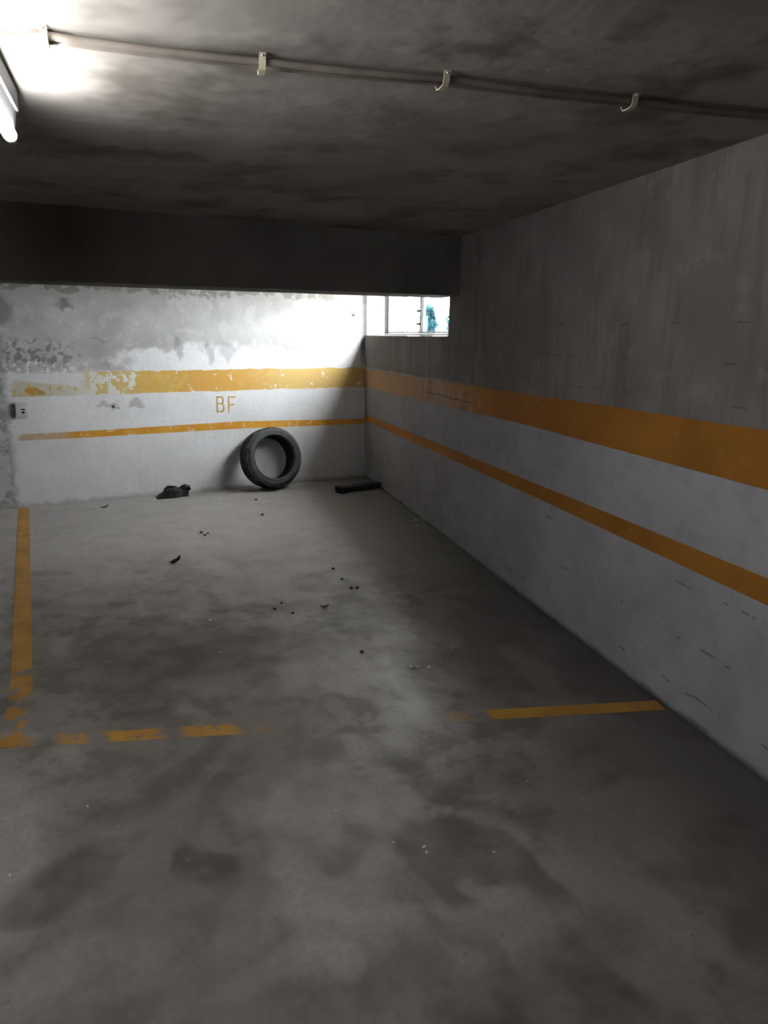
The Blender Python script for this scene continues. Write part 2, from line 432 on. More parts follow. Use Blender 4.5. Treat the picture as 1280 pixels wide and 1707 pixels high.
    M['enamel_grey'] = mat_simple('grey_enamel', (0.30, 0.31, 0.33), 0.45, 0.4, vary=0.06)
    M['socket'] = mat_simple('grey_white_socket', (0.56, 0.55, 0.53), 0.5, 0.4, vary=0.1)
    M['slot'] = mat_simple('dark_slot', (0.012, 0.012, 0.012), 0.7, 0.2)
    M['frame'] = mat_simple('white_aluminium', (0.72, 0.72, 0.72), 0.4, 0.45, vary=0.04)
    M['lining'] = mat_simple('pinkish_grey_reveal', (0.40, 0.36, 0.37), 0.8, 0.2, vary=0.1, scale=6)
    M['gasket'] = mat_simple('black_gasket', (0.02, 0.02, 0.02), 0.7, 0.3)
    M['paper'] = mat_simple('paper_scrap', (0.72, 0.70, 0.66), 0.8, 0.2, vary=0.08)
    M['leaf_dry'] = mat_simple('dry_leaf', (0.040, 0.028, 0.018), 0.8, 0.2, vary=0.4)
    M['grit'] = mat_simple('dark_grit', (0.035, 0.031, 0.027), 0.85, 0.2, vary=0.4)
    M['foliage'] = mat_simple('blue_green_leaves', (0.010, 0.070, 0.088), 0.6, 0.2, vary=0.6, scale=3)
    M['bark'] = mat_simple('bark', (0.03, 0.028, 0.026), 0.85, 0.2)
    M['post'] = mat_simple('slate_post', (0.012, 0.034, 0.046), 0.7, 0.2)
    M['pavement'] = mat_simple('pale_pavement', (0.42, 0.40, 0.37), 0.9, 0.2, vary=0.1, scale=2)
    # glowing tube
    q = NT('fluorescent_glow')
    e = q.n('ShaderNodeEmission'); e.inputs['Color'].default_value = (0.97, 0.98, 1.0, 1); e.inputs['Strength'].default_value = TUBE_STRENGTH
    o = q.n('ShaderNodeOutputMaterial'); q.t.links.new(e.outputs[0], o.inputs[0])
    M['glow'] = q.mat
    # window glass
    q = NT('window_glass')
    tr = q.n('ShaderNodeBsdfTransparent'); tr.inputs[0].default_value = (0.93, 0.96, 0.96, 1)
    gl = q.n('ShaderNodeBsdfGlossy'); gl.inputs['Roughness'].default_value = 0.03
    mxs = q.n('ShaderNodeMixShader'); mxs.inputs[0].default_value = 0.05
    q.t.links.new(tr.outputs[0], mxs.inputs[1]); q.t.links.new(gl.outputs[0], mxs.inputs[2])
    o = q.n('ShaderNodeOutputMaterial'); q.t.links.new(mxs.outputs[0], o.inputs[0])
    M['glass'] = q.mat
    return M

M = build_materials()

# ------------------------------------------------------------------ mesh helpers
def link(name, me, mat, parent=None, smooth=False):
    if mat is not None:
        me.materials.append(mat)
    o = bpy.data.objects.new(name, me)
    COL.objects.link(o)
    if parent is not None:
        o.parent = parent
    if smooth:
        for p in me.polygons:
            p.use_smooth = True
    return o

def from_bm(name, bm, mat, parent=None, smooth=False, recalc=True):
    if recalc:
        bmesh.ops.recalc_face_normals(bm, faces=bm.faces[:])
    me = bpy.data.meshes.new(name)
    bm.to_mesh(me); bm.free()
    return link(name, me, mat, parent, smooth)

def tag(o, label=None, cat=None, group=None, kind=None):
    if label: o['label'] = label
    if cat: o['category'] = cat
    if group: o['group'] = group
    if kind: o['kind'] = kind
    return o

def empty(name, loc, rz=0.0):
    o = bpy.data.objects.new(name, None)
    o.empty_display_size = 0.05
    o.location = loc
    o.rotation_euler = (0, 0, rz)
    COL.objects.link(o)
    return o

def hexa(bm, p):       # p: 8 points, bottom ring then top ring
    v = [bm.verts.new(k) for k in p]
    for f in ((0, 1, 2, 3), (4, 5, 6, 7), (0, 1, 5, 4), (1, 2, 6, 5), (2, 3, 7, 6), (3, 0, 4, 7)):
        bm.faces.new([v[i] for i in f])
    return v

def box(bm, x0, x1, y0, y1, z0, z1):
    return hexa(bm, [(x0, y0, z0), (x1, y0, z0), (x1, y1, z0), (x0, y1, z0), (x0, y0, z1), (x1, y0, z1), (x1, y1, z1), (x0, y1, z1)])

def rbox(bm, s0, s1, t0, t1, z0, z1):   # box in the frame of wall_right
    return hexa(bm, [rw(s0, z0, t0), rw(s1, z0, t0), rw(s1, z0, t1), rw(s0, z0, t1), rw(s0, z1, t0), rw(s1, z1, t0), rw(s1, z1, t1), rw(s0, z1, t1)])

def bevel(bm, off, seg=2):
    bmesh.ops.recalc_face_normals(bm, faces=bm.faces[:])
    bmesh.ops.bevel(bm, geom=bm.edges[:], offset=off, segments=seg, profile=0.6, affect='EDGES')

def tube(bm, pts, radii, n=12, cap=True):
    pts = [Vector(p) for p in pts]
    if not isinstance(radii, (list, tuple)):
        radii = [radii] * len(pts)
    rings = []
    for i, p in enumerate(pts):
        d = (pts[min(i + 1, len(pts) - 1)] - pts[max(i - 1, 0)]).normalized()
        a = Vector((0, 0, 1)) if abs(d.z) < 0.9 else Vector((1, 0, 0))
        u = d.cross(a).normalized(); w = u.cross(d)
        rings.append([bm.verts.new(p + (u * math.cos(2 * math.pi * k / n) + w * math.sin(2 * math.pi * k / n)) * radii[i]) for k in range(n)])
    for a, b in zip(rings, rings[1:]):
        for k in range(n):
            bm.faces.new((a[k], a[(k + 1) % n], b[(k + 1) % n], b[k]))
    if cap:
        bm.faces.new(rings[0][::-1]); bm.faces.new(rings[-1])

# ------------------------------------------------------------------ the shell
X_R = rw(S_CORNER, 0).x
bm = bmesh.new()
S_START = FRONT_Y / RWD.y
a, b = rw(S_START, 0, WALL_T), rw(S_CORNER, 0, WALL_T)
hexa(bm, [(LEFT_X - 0.2, FRONT_Y - 0.2, -0.15), (a.x, FRONT_Y - 0.2, -0.15), (b.x, BACK_Y + 0.2, -0.15), (LEFT_X - 0.2, BACK_Y + 0.2, -0.15),
          (LEFT_X - 0.2, FRONT_Y - 0.2, 0), (a.x, FRONT_Y - 0.2, 0), (b.x, BACK_Y + 0.2, 0), (LEFT_X - 0.2, BACK_Y + 0.2, 0)])
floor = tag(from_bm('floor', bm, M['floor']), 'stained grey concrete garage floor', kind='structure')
bm = bmesh.new()
hexa(bm, [(LEFT_X - 0.2, FRONT_Y - 0.2, CEIL), (a.x, FRONT_Y - 0.2, CEIL), (b.x, BACK_Y + 0.2, CEIL), (LEFT_X - 0.2, BACK_Y + 0.2, CEIL),
          (LEFT_X - 0.2, FRONT_Y - 0.2, CEIL + 0.2), (a.x, FRONT_Y - 0.2, CEIL + 0.2), (b.x, BACK_Y + 0.2, CEIL + 0.2), (LEFT_X - 0.2, BACK_Y + 0.2, CEIL + 0.2)])
tag(from_bm('ceiling', bm, M['ceiling']), 'sooty grey concrete slab overhead', kind='structure')
bm = bmesh.new()
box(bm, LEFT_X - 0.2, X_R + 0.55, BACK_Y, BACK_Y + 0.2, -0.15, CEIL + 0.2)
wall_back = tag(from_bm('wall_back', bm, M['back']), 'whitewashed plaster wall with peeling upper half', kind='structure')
bm = bmesh.new()
e = S_CORNER + 0.12
for s0, s1, z0, z1 in ((S_START, S_WIN0, -0.15, CEIL), (S_WIN0, e, -0.15, SILL), (S_WIN0, e, HEAD, CEIL)):
    P = [rw(s0, z0, 0), rw(s1, z0, 0), rw(s1, z0, WALL_T), rw(s0, z0, WALL_T)]
    if s1 == e:     # stop flush against wall_back
        P[1] = rw(S_CORNER, z0, 0); k = (BACK_Y - rw(0, 0, WALL_T).y) / RWD.y; P[2] = rw(k, z0, WALL_T)
    hexa(bm, P + [Vector((p.x, p.y, z1)) for p in P])
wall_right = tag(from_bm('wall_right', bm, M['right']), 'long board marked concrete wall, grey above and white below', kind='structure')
bm = bmesh.new(); box(bm, LEFT_X - 0.2, LEFT_X, FRONT_Y, BACK_Y, -0.15, CEIL)
tag(from_bm('wall_left', bm, M['ceiling']), 'grey concrete wall far side of garage', kind='structure')
bm = bmesh.new(); box(bm, LEFT_X - 0.2, rw(S_START, 0).x, FRONT_Y - 0.2, FRONT_Y, -0.15, CEIL)
tag(from_bm('wall_front', bm, M['ceiling']), 'grey concrete wall behind the viewer', kind='structure')
bm = bmesh.new()
x0, x1 = rw(BEAM_Y0 / RWD.y, 0).x, rw(BEAM_Y1 / RWD.y, 0).x
hexa(bm, [(LEFT_X, BEAM_Y0, BEAM_Z), (x0, BEAM_Y0, BEAM_Z), (x1, BEAM_Y1, BEAM_Z), (LEFT_X, BEAM_Y1, BEAM_Z),
          (LEFT_X, BEAM_Y0, CEIL), (x0, BEAM_Y0, CEIL), (x1, BEAM_Y1, CEIL), (LEFT_X, BEAM_Y1, CEIL)])
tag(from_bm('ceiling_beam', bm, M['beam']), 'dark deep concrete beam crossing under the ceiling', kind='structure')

# painted stripes (thin films of paint on the walls)
def film_back(name, prof, th, mat, label):
    bm = bmesh.new()
    for (xa, la, ha), (xb, lb, hb) in zip(prof, prof[1:]):
        hexa(bm, [(xa, BACK_Y - th, la), (xb, BACK_Y - th, lb), (xb, BACK_Y, lb), (xa, BACK_Y, la), (xa, BACK_Y - th, ha), (xb, BACK_Y - th, hb), (xb, BACK_Y, hb), (xa, BACK_Y, ha)])
    return tag(from_bm(name, bm, mat, wall_back), label)
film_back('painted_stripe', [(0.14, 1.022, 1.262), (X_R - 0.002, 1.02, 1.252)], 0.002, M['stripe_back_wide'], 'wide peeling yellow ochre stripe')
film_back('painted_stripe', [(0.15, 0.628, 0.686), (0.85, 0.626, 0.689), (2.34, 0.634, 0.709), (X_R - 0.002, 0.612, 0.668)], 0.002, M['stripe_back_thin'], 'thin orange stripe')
def film_right(name, prof, th, mat, label):
    bm = bmesh.new()
    for (sa, la, ha), (sb, lb, hb) in zip(prof, prof[1:]):
        hexa(bm, [rw(sa, la, -th), rw(sb, lb, -th), rw(sb, lb, 0), rw(sa, la, 0), rw(sa, ha, -th), rw(sb, hb, -th), rw(sb, hb, 0), rw(sa, ha, 0)])
    return tag(from_bm(name, bm, mat, wall_right), label)
SE = S_CORNER - 0.004
film_right('painted_stripe', [(-4.5, 1.07, 1.285), (1.5, 1.068, 1.28), (3.6, 1.075, 1.262), (SE, 1.03, 1.226)], 0.002, M['stripe_right_wide'], 'wide dark orange stripe')
film_right('painted_stripe', [(-4.5, 0.654, 0.752), (1.5, 0.654, 0.752), (3.4, 0.662, 0.746), (SE, 0.655, 0.725)], 0.002, M['stripe_right_thin'], 'thin dark orange stripe')

# parking lines
def floor_line(pts, w, mat, label, th=0.002):
    bm = bmesh.new()
    pts = [Vector((*p, 0)) for p in pts]
    for a, b in zip(pts, pts[1:]):
        d = (b - a).normalized(); k = Vector((-d.y, d.x, 0)) * w / 2; t = Vector((0, 0, th))
        hexa(bm, [a - k, b - k, b + k, a + k, a - k + t, b - k + t, b + k + t, a + k + t])
    return tag(from_bm('parking_line', bm, mat, floor), label)
floor_line([(0.215, BACK_Y - 0.005), (0.10, 5.35), (0.035, 4.05), (0.0, 3.4), (-0.07, 3.02)], 0.095, M['line_side'], 'yellow bay line worn away towards its near end')
floor_line([(-0.35, 3.17), (0.45, 2.868), (2.52, 2.072)], 0.085, M['line_front'], 'broken yellow line across the mouth of the bay', 0.0006)

# stencilled letters
def letter(name, strokes, label):
    bm = bmesh.new()
    for (xa, za, xb, zb, w) in strokes:
        d = Vector((xb - xa, 0, zb - za)).normalized(); k = Vector((-d.z, 0, d.x)) * w / 2
        a, b = Vector((xa, BACK_Y - 0.0015, za)), Vector((xb, BACK_Y - 0.0015, zb))
        t = Vector((0, 0.0015, 0))
        hexa(bm, [a - k, b - k, b - k + t, a - k + t, a + k, b + k, b + k + t, a + k + t])
    return tag(from_bm(name, bm, M['letter'], wall_back), label)
w = 0.016
letter('stencil_letter', [(2.100, 0.812, 2.100, 0.976, w), (2.092, 0.968, 2.150, 0.968, w), (2.108, 0.900, 2.158, 0.900, w), (2.092, 0.820, 2.158, 0.820, w),
                          (2.150, 0.972, 2.163, 0.950, w), (2.163, 0.955, 2.163, 0.915, w), (2.163, 0.920, 2.152, 0.900, w),
                          (2.154, 0.900, 2.168, 0.880, w), (2.168, 0.885, 2.168, 0.838, w), (2.168, 0.842, 2.155, 0.818, w)], 'ochre letter B')
letter('stencil_letter', [(2.222, 0.806, 2.222, 0.972, w), (2.230, 0.964, 2.296, 0.964, w), (2.230, 0.886, 2.284, 0.886, w)], 'ochre letter F')

# ------------------------------------------------------------------ window
win = tag(empty('window_1', rw(6.3, SILL, 0.2)), 'long low white framed window high beside the corner', kind='structure')
def wpart(name, boxes, mat, label=None, bev=0.0, parent=None):
    bm = bmesh.new()
    for b_ in boxes: rbox(bm, *b_)
    if bev: bevel(bm, bev, 1)
    o = from_bm(name, bm, mat)
    o.parent = parent or win
    o.matrix_parent_inverse = Matrix.Translation(-Vector(win.location))
    if label: tag(o, label)
    return o
FE = S_CORNER - 0.075
T0, T1 = 0.205, 0.265
wpart('frame_rail', [(S_WIN0 + 0.005, FE, T0, T1, SILL + 0.001, SILL + 0.022)], M['frame'], bev=0.004)
wpart('frame_rail', [(S_WIN0 + 0.005, FE, T0, T1, HEAD - 0.045, HEAD - 0.001)], M['frame'], bev=0.004)
wpart('frame_stile', [(FE - 0.045, FE, T0, T1, SILL + 0.022, HEAD - 0.045)], M['frame'], bev=0.004)
wpart('frame_stile', [(S_WIN0 + 0.005, S_WIN0 + 0.05, T0, T1, SILL + 0.022, HEAD - 0.045)], M['frame'], bev=0.004)
MS = 6.42
for s0, s1, t0, t1 in ((MS - 0.02, FE - 0.047, 0.237, 0.257), (S_WIN0 + 0.052, MS + 0.02, 0.212, 0.232)):
    wpart('sash', [(s0, s1, t0, t1, SILL + 0.024, SILL + 0.042), (s0, s1, t0, t1, HEAD - 0.077, HEAD - 0.047),
                   (s0, s0 + 0.022, t0, t1, SILL + 0.042, HEAD - 0.077), (s1 - 0.022, s1, t0, t1, SILL + 0.042, HEAD - 0.077)], M['frame'])
    wpart('pane', [(s0 + 0.022, s1 - 0.022, (t0 + t1) / 2 - 0.002, (t0 + t1) / 2 + 0.002, SILL + 0.042, HEAD - 0.077)], M['glass'], 'clear glass')
wpart('gasket', [(FE - 0.050, FE - 0.0455, T0 - 0.002, T0 + 0.03, SILL + 0.022, HEAD - 0.045)], M['gasket'])
wpart('gasket', [(MS - 0.026, MS - 0.021, 0.210, 0.236, SILL + 0.024, HEAD - 0.047)], M['gasket'])
for zc in (SILL + 0.11, SILL + 0.23):
    wpart('latch', [(MS - 0.005, MS + 0.055, 0.190, 0.212, zc - 0.012, zc + 0.012)], M['gasket'], 'dark latch', bev=0.003)

wpart('reveal_lining', [(S_CORNER - 0.062, S_CORNER - 0.058, 0.012, 0.19, SILL + 0.002, HEAD - 0.002)], M['lining'], 'pinkish grey reveal')

# ------------------------------------------------------------------ outside
GZ = 1.45
bm = bmesh.new()
P = [rw(2.0, GZ - 0.1, WALL_T + 0.005), rw(2.0, GZ - 0.1, 14), rw(34, GZ - 0.1, 14), rw(34, GZ - 0.1, WALL_T + 0.005)]
hexa(bm, P + [Vector((p.x, p.y, GZ)) for p in P])
tag(from_bm('pavement', bm, M['pavement']), 'pale pavement outside the window', kind='structure')
def out_at(dist, az_deg):      # a spot on the pavement, seen from the middle of the bay
    a_ = yaw - math.radians(az_deg)
    return Vector((math.cos(a_) * dist, math.sin(a_) * dist, GZ))
def make_shrub(loc, hgt, rad, n, seed, label):
    rnd = random.Random(seed)
    root = tag(empty('garden_shrub', loc), label, 'shrub')
    bm = bmesh.new()
    tube(bm, [(0, 0, 0), (0.02, 0.01, hgt * 0.35), (0.0, 0.02, hgt * 0.75)], [0.035, 0.028, 0.012], 8)
    for k in range(7):
        an = rnd.uniform(0, 6.28); z0 = hgt * rnd.uniform(0.2, 0.6)
        tube(bm, [(0.01, 0.01, z0), (math.cos(an) * rad * 0.6, math.sin(an) * rad * 0.6, z0 + hgt * 0.25)], [0.014, 0.006], 6)
    from_bm('stem', bm, M['bark'], root)
    bm = bmesh.new()
    for k in range(n):
        th, ph = rnd.uniform(0, 6.28), math.acos(rnd.uniform(-1, 1)); r = rnd.uniform(0.35, 1.0) ** 0.6
        c = Vector((math.cos(th) * math.sin(ph) * rad * r, math.sin(th) * math.sin(ph) * rad * r, hgt * 0.56 + math.cos(ph) * hgt * 0.44 * r))
        c.x *= 1.0 - 0.35 * max(0, (c.z / hgt - 0.5)); c.y *= 1.0 - 0.35 * max(0, (c.z / hgt - 0.5))
        L = rnd.uniform(0.05, 0.10)
        d = Vector((rnd.gauss(0, 1), rnd.gauss(0, 1), rnd.gauss(0, 0.6))).normalized()
        u = d.cross(Vector((0, 0, 1)) + Vector((rnd.random(), rnd.random(), 0)) * 0.7).normalized() * L * 0.32
        q_ = [bm.verts.new(c), bm.verts.new(c + d * L * 0.5 + u + Vector((0, 0, 0.006))), bm.verts.new(c + d * L), bm.verts.new(c + d * L * 0.5 - u + Vector((0, 0, 0.006)))]
        bm.faces.new(q_)
    tag(from_bm('foliage', bm, M['foliage'], root, recalc=False), kind='stuff')
    return root
make_shrub(out_at(11.5, 3.20), 0.58, 0.11, 900, 3, 'blue green slender shrub outside the window')
make_shrub(out_at(11.5, 4.75), 0.48, 0.04, 60, 4, 'tiny thin sapling outside at the edge of the window')
bm = bmesh.new()
box(bm, -0.045, 0.045, -0.045, 0.045, 0, 0.40); box(bm, -0.052, 0.052, -0.052, 0.052, 0.40, 0.42)
pp = out_at(11.0, 2.86)
po = from_bm('garden_post', bm, M['post']); po.location = pp
tag(po, 'dark slate post outside the window beside the shrub', 'post')

# ------------------------------------------------------------------ fluorescent lamp on the ceiling
LD = Vector((0.175, 1.0, 0)).normalized()
LEND = Vector((0.150, 2.62, 0))
def make_lamp(end, label, length=1.24, group=None):
    ang = math.atan2(LD.y, LD.x) - math.pi / 2
    root = tag(empty('fluorescent_lamp', (end.x, end.y, CEIL), ang), label, 'lamp', group)
    # local frame: y from the far end (0) back towards the viewer (-length), z below ceiling
    bm = bmesh.new()
    box(bm, -0.026, 0.026, -length, 0, -0.060, 0)
    bevel(bm, 0.003, 2)
    from_bm('housing', bm, M['enamel_grey'], root)
    bm = bmesh.new()
    hexa(bm, [(-0.012, -length + 0.004, -0.106), (0.012, -length + 0.004, -0.106), (0.012, -0.004, -0.106), (-0.012, -0.004, -0.106),
              (-0.018, -length + 0.004, -0.060), (0.018, -length + 0.004, -0.060), (0.018, -0.004, -0.060), (-0.018, -0.004, -0.060)])
    from_bm('gear_tray', bm, M['enamel'], root)
    for yy in (-0.014, -length + 0.014):
        bm = bmesh.new()
        box(bm, -0.012, 0.012, yy - 0.008, yy + 0.008, -0.150, -0.104); bevel(bm, 0.004, 2)
        from_bm('lampholder', bm, M['enamel'], root)
    bm = bmesh.new()
    tube(bm, [(0, -length + 0.040, -0.132), (0, -0.040, -0.132)], 0.0185, 24)
    from_bm('tube', bm, M['glow'], root, smooth=False)
    for ya, yb in ((-0.040, -0.024), (-length + 0.024, -length + 0.040)):
        bm = bmesh.new(); tube(bm, [(0, ya, -0.132), (0, yb, -0.132)], 0.0188, 16)
        from_bm('end_cap', bm, M['steel'], root)
    return root
make_lamp(LEND, 'lit fluorescent tube batten on the ceiling near the cable run')

# ------------------------------------------------------------------ conduit pair, clips and cable
CP = [Vector((0.212, 2.105, 0)), Vector((0.716, 2.02, 0)), Vector((1.19, 1.90, 0)), Vector((1.775, 1.79, 0)), Vector((2.30, 1.672, 0))]
endp = Vector((2.425, 1.644, 0))
con = tag(empty('cable_conduit', (CP[0].x, CP[0].y, CEIL)), 'pair of dusty beige conduit pipes running across the ceiling', 'conduit')
def run(off, zo, sag):
    pts = []
    nodes = CP + [endp]
    for i, (a, b) in enumerate(zip(nodes, nodes[1:])):
        d = (b - a).normalized(); k = Vector((-d.y, d.x, 0))
        for j in range(8 if i < 4 else 3):
            t = j / (8 if i < 4 else 3)
            p = a.lerp(b, t) + k * off
            pts.append((p.x, p.y, CEIL - zo - sag * math.sin(math.pi * t)))
    d = (nodes[-1] - nodes[-2]).normalized(); k = Vector((-d.y, d.x, 0)); p = nodes[-1] + k * off
    pts.append((p.x, p.y, CEIL - zo))
    return pts
for off, zo, sag in ((0.0155, 0.0125, 0.002), (-0.0150, 0.0130, 0.004)):
    bm = bmesh.new(); tube(bm, run(off, zo, sag), 0.0095, 12)
    o = from_bm('pipe', bm, M['pipe'], con, smooth=True); o.matrix_parent_inverse = Matrix.Translation(-con.location)
d0 = (CP[1] - CP[0]).normalized()
bm = bmesh.new()
c0 = CP[0]
tube(bm, [c0 - d0 * t + Vector((0, 0, CEIL - 0.017)) for t in (0.060, 0.045, 0.012, 0.0)], [0.007, 0.011, 0.015, 0.015], 12)
o = from_bm('sleeve', bm, M['cable'], con, smooth=True); o.matrix_parent_inverse = Matrix.Translation(-con.location)
def make_clip(p, d, label):
    root = tag(empty('pipe_clip', (p.x, p.y, CEIL), math.atan2(d.y, d.x)), label, 'clip', 'cream clips holding the conduit')
    bm = bmesh.new()
    # saddle strap, local x along the pipes, profile in y-z with thickness
    prof = []
    for yy, zz in ((-0.044, -0.0005), (-0.031, -0.004), (-0.029, -0.020), (-0.021, -0.0305), (0.0, -0.0325), (0.021, -0.0305), (0.029, -0.020), (0.031, -0.004), (0.044, -0.0005)):
        prof.append((yy, zz))
    hw = 0.0085
    outer = []
    for i, (yy, zz) in enumerate(prof):
        a = Vector(prof[max(i - 1, 0)]); b = Vector(prof[min(i + 1, len(prof) - 1)])
        t = (b - a).normalized(); nrm = Vector((t.y, -t.x))
        o_ = Vector((yy, zz)) + nrm * 0.0035
        outer.append(((yy, zz), (o_.x, o_.y)))
    rings = []
    for (i0, o0) in outer:
        rings.append([bm.verts.new((-hw, *i0)), bm.verts.new((hw, *i0)), bm.verts.new((hw, *o0)), bm.verts.new((-hw, *o0))])
    for r0, r1 in zip(rings, rings[1:]):
        for k in range(4):
            bm.faces.new((r0[k], r0[(k + 1) % 4], r1[(k + 1) % 4], r1[k]))
    bm.faces.new(rings[0]); bm.faces.new(rings[-1][::-1])
    from_bm('strap', bm, M['cream'], root)
    for s in (-1, 1):
        bm = bmesh.new(); tube(bm, [(0, s * 0.039, -0.003), (0, s * 0.039, -0.0075)], [0.0042, 0.003], 10)
        from_bm('screw', bm, M['steel'], root)
    return root
clip_labels = ['cream pipe clip beside the glowing lamp', 'cream pipe clip second from the lamp', 'cream pipe clip third from the lamp', 'cream pipe clip nearest the long side wall']
for i, p in enumerate(CP[:4]):
    make_clip(p, (CP[i + 1] - p).normalized(), clip_labels[i])
bm = bmesh.new()
pts = [c0 - d0 * 0.060 + Vector((0, 0, CEIL - 0.017))]
for t, sx, z in ((0.075, 0.002, 0.016), (0.090, 0.004, 0.014), (0.101, 0.005, 0.014)):
    k = Vector((-d0.y, d0.x, 0)); p = c0 - d0 * t + k * sx
    pts.append(Vector((p.x, p.y, CEIL - z)))
tube(bm, pts, 0.0055, 10)
tag(from_bm('lamp_cable', bm, M['cable'], smooth=True), 'thin beige cable leaving the end of the conduit', 'cable')

# ------------------------------------------------------------------ wall socket
sk = tag(empty('wall_socket', (0.277, BACK_Y, 0.91)), 'small grey surface mounted electrical socket on the back wall', 'socket')
bm = bmesh.new(); box(bm, -0.052, 0.052, -0.026, -0.0005, -0.070, 0.070); bevel(bm, 0.004, 2)
from_bm('housing', bm, M['socket'], sk)
bm = bmesh.new(); box(bm, -0.044, 0.044, -0.032, -0.026, -0.060, 0.060); bevel(bm, 0.0025, 2)
cv = from_bm('cover', bm, M['socket'], sk)
bm = bmesh.new(); box(bm, -0.002, 0.032, -0.0335, -0.0315, 0.000, 0.013); from_bm('slot', bm, M['slot'], cv)
bm = bmesh.new(); tube(bm, [(0.016, -0.0335, -0.020), (0.016, -0.0315, -0.020)], 0.0115, 14); from_bm('slot', bm, M['slot'], cv)
bm = bmesh.new(); box(bm, -0.002, 0.032, -0.0334, -0.0315, -0.0235, -0.0165); from_bm('slot', bm, M['slot'], cv)

# ------------------------------------------------------------------ tyre leaning on the back wall
def make_tyre():
    R, RI, HW = 0.320, 0.222, 0.098
    lean = math.radians(13)
    root = empty('car_tyre', (0, 0, 0))
    N = 72
    def revolve(name, prof, mat, parent, close=False, rough_=None):
        bm = bmesh.new(); rings = []
        for k in range(N):
            a_ = 2 * math.pi * k / N
            rings.append([bm.verts.new((r * math.cos(a_), yy, r * math.sin(a_))) for (r, yy) in prof])
        m = len(prof)
        for k in range(N):
            A, B = rings[k], rings[(k + 1) % N]
            for i in range(m if close else m - 1):
                j = (i + 1) % m
                bm.faces.new((A[i], A[j], B[j], B[i]))
        return from_bm(name, bm, mat, parent, smooth=True)
    # carcass: outer skin and inner liner as one closed shell (local axis = y, front face at -y)
    tr = R - 0.010
    prof = [(RI, -0.075), (RI + 0.006, -0.090), (RI + 0.018, -0.096), (RI + 0.036, -HW - 0.002), (RI + 0.052, -HW), (R - 0.030, -0.093), (tr - 0.003, -0.080), (tr, -0.070),
            (tr, 0.070), (tr - 0.003, 0.080), (R - 0.030, 0.093), (RI + 0.052, HW), (RI + 0.036, HW + 0.002), (RI + 0.018, 0.096), (RI + 0.006, 0.090), (RI, 0.075),
            (RI + 0.010, 0.072), (RI + 0.030, 0.086), (R - 0.050, 0.084), (R - 0.024, 0.064), (R - 0.021, 0.0), (R - 0.024, -0.064), (R - 0.050, -0.084), (RI + 0.030, -0.086), (RI + 0.010, -0.072)]
    revolve('carcass', prof, M['rubber'], root, close=True)
    # raised rings on the front sidewall
    revolve('bead_ring', [(RI + 0.012, -0.0945), (RI + 0.016, -0.1005), (RI + 0.022, -0.1005), (RI + 0.026, -0.096)], M['dust_rubber'], root)
    revolve('sidewall_ring', [(R - 0.046, -0.0955), (R - 0.043, -0.1005), (R - 0.039, -0.1005), (R - 0.036, -0.0935)], M['dust_rubber'], root)
    # tread: four ribs, cut by slanting blocks
    for yc, hw in ((-0.060, 0.016), (-0.020, 0.014), (0.020, 0.014), (0.060, 0.016)):
        bm = bmesh.new(); nb = 54
        for k in range(nb):
            a0 = 2 * math.pi * (k + 0.06) / nb; a1 = 2 * math.pi * (k + 0.92) / nb
            sl = 0.03 * (1 if yc < 0 else -1)
            P = []
            for r in (tr - 0.002, R):
                for (aa, yy) in ((a0 - sl, yc - hw), (a1 - sl, yc - hw), (a1 + sl, yc + hw), (a0 + sl, yc + hw)):
                    rr = r - (0.004 if abs(yy) > 0.07 else 0.0)
                    P.append((rr * math.cos(aa), yy, rr * math.sin(aa)))
            hexa(bm, P)
        from_bm('tread_rib', bm, M['dust_rubber'], root)
    # lean it: rest on the floor with its front bottom edge clear, back top edge against the wall
    rot = Matrix.Rotation(math.radians(7), 4, 'Z') @ Matrix.Rotation(-lean, 4, 'X')
    for ch in root.children:      # broad section
        for v in ch.data.vertices:
            v.co.y *= 1.14
    pts_ = [rot @ v.co for ch in root.children for v in ch.data.vertices]
    root.rotation_euler = rot.to_euler()
    root.location = (2.60, BACK_Y - 0.004 - max(p.y for p in pts_), 0.001 - min(p.z for p in pts_))
    return root
tag(make_tyre(), 'worn black car tyre without a rim leaning on the wall under the BF letters', 'tyre')

# ------------------------------------------------------------------ black scrap and black board on the floor
sc = tag(empty('plastic_scrap', (1.56, 7.43, 0.0)), 'crumpled black plastic scrap on the floor against the white wall', 'scrap')
bm = bmesh.new()
rnd = random.Random(5)
top = [(-0.17, 0.004), (-0.135, 0.030), (-0.10, 0.062), (-0.065, 0.098), (-0.03, 0.110), (0.02, 0.106), (0.06, 0.092), (0.10, 0.090), (0.135, 0.086), (0.150, 0.060)]
rows = []
for j, (yy, sc_, dx) in enumerate(((-0.075, 0.0, 0.0), (-0.062, 0.72, 0.0), (-0.03, 1.0, 0.006), (0.01, 1.04, 0.012), (0.045, 0.85, 0.018), (0.065, 0.0, 0.02))):
    rows.append([bm.verts.new((x_ + dx + rnd.uniform(-.005, .005), yy + 0.02 * (x_ > 0.08) + rnd.uniform(-.006, .006), max(0.001, zz * sc_ + rnd.uniform(-.006, .006) * (sc_ > 0)))) for x_, zz in top])
for a, b in zip(rows, rows[1:]):
    for i in range(len(top) - 1):
        bm.faces.new((a[i], a[i + 1], b[i + 1], b[i]))
bm.faces.new([r[0] for r in rows]); bm.faces.new([r[-1] for r in rows][::-1])
bm.faces.new(rows[0] + rows[-1][::-1])
from_bm('body', bm, M['black_plastic'], sc)
bm = bmesh.new()
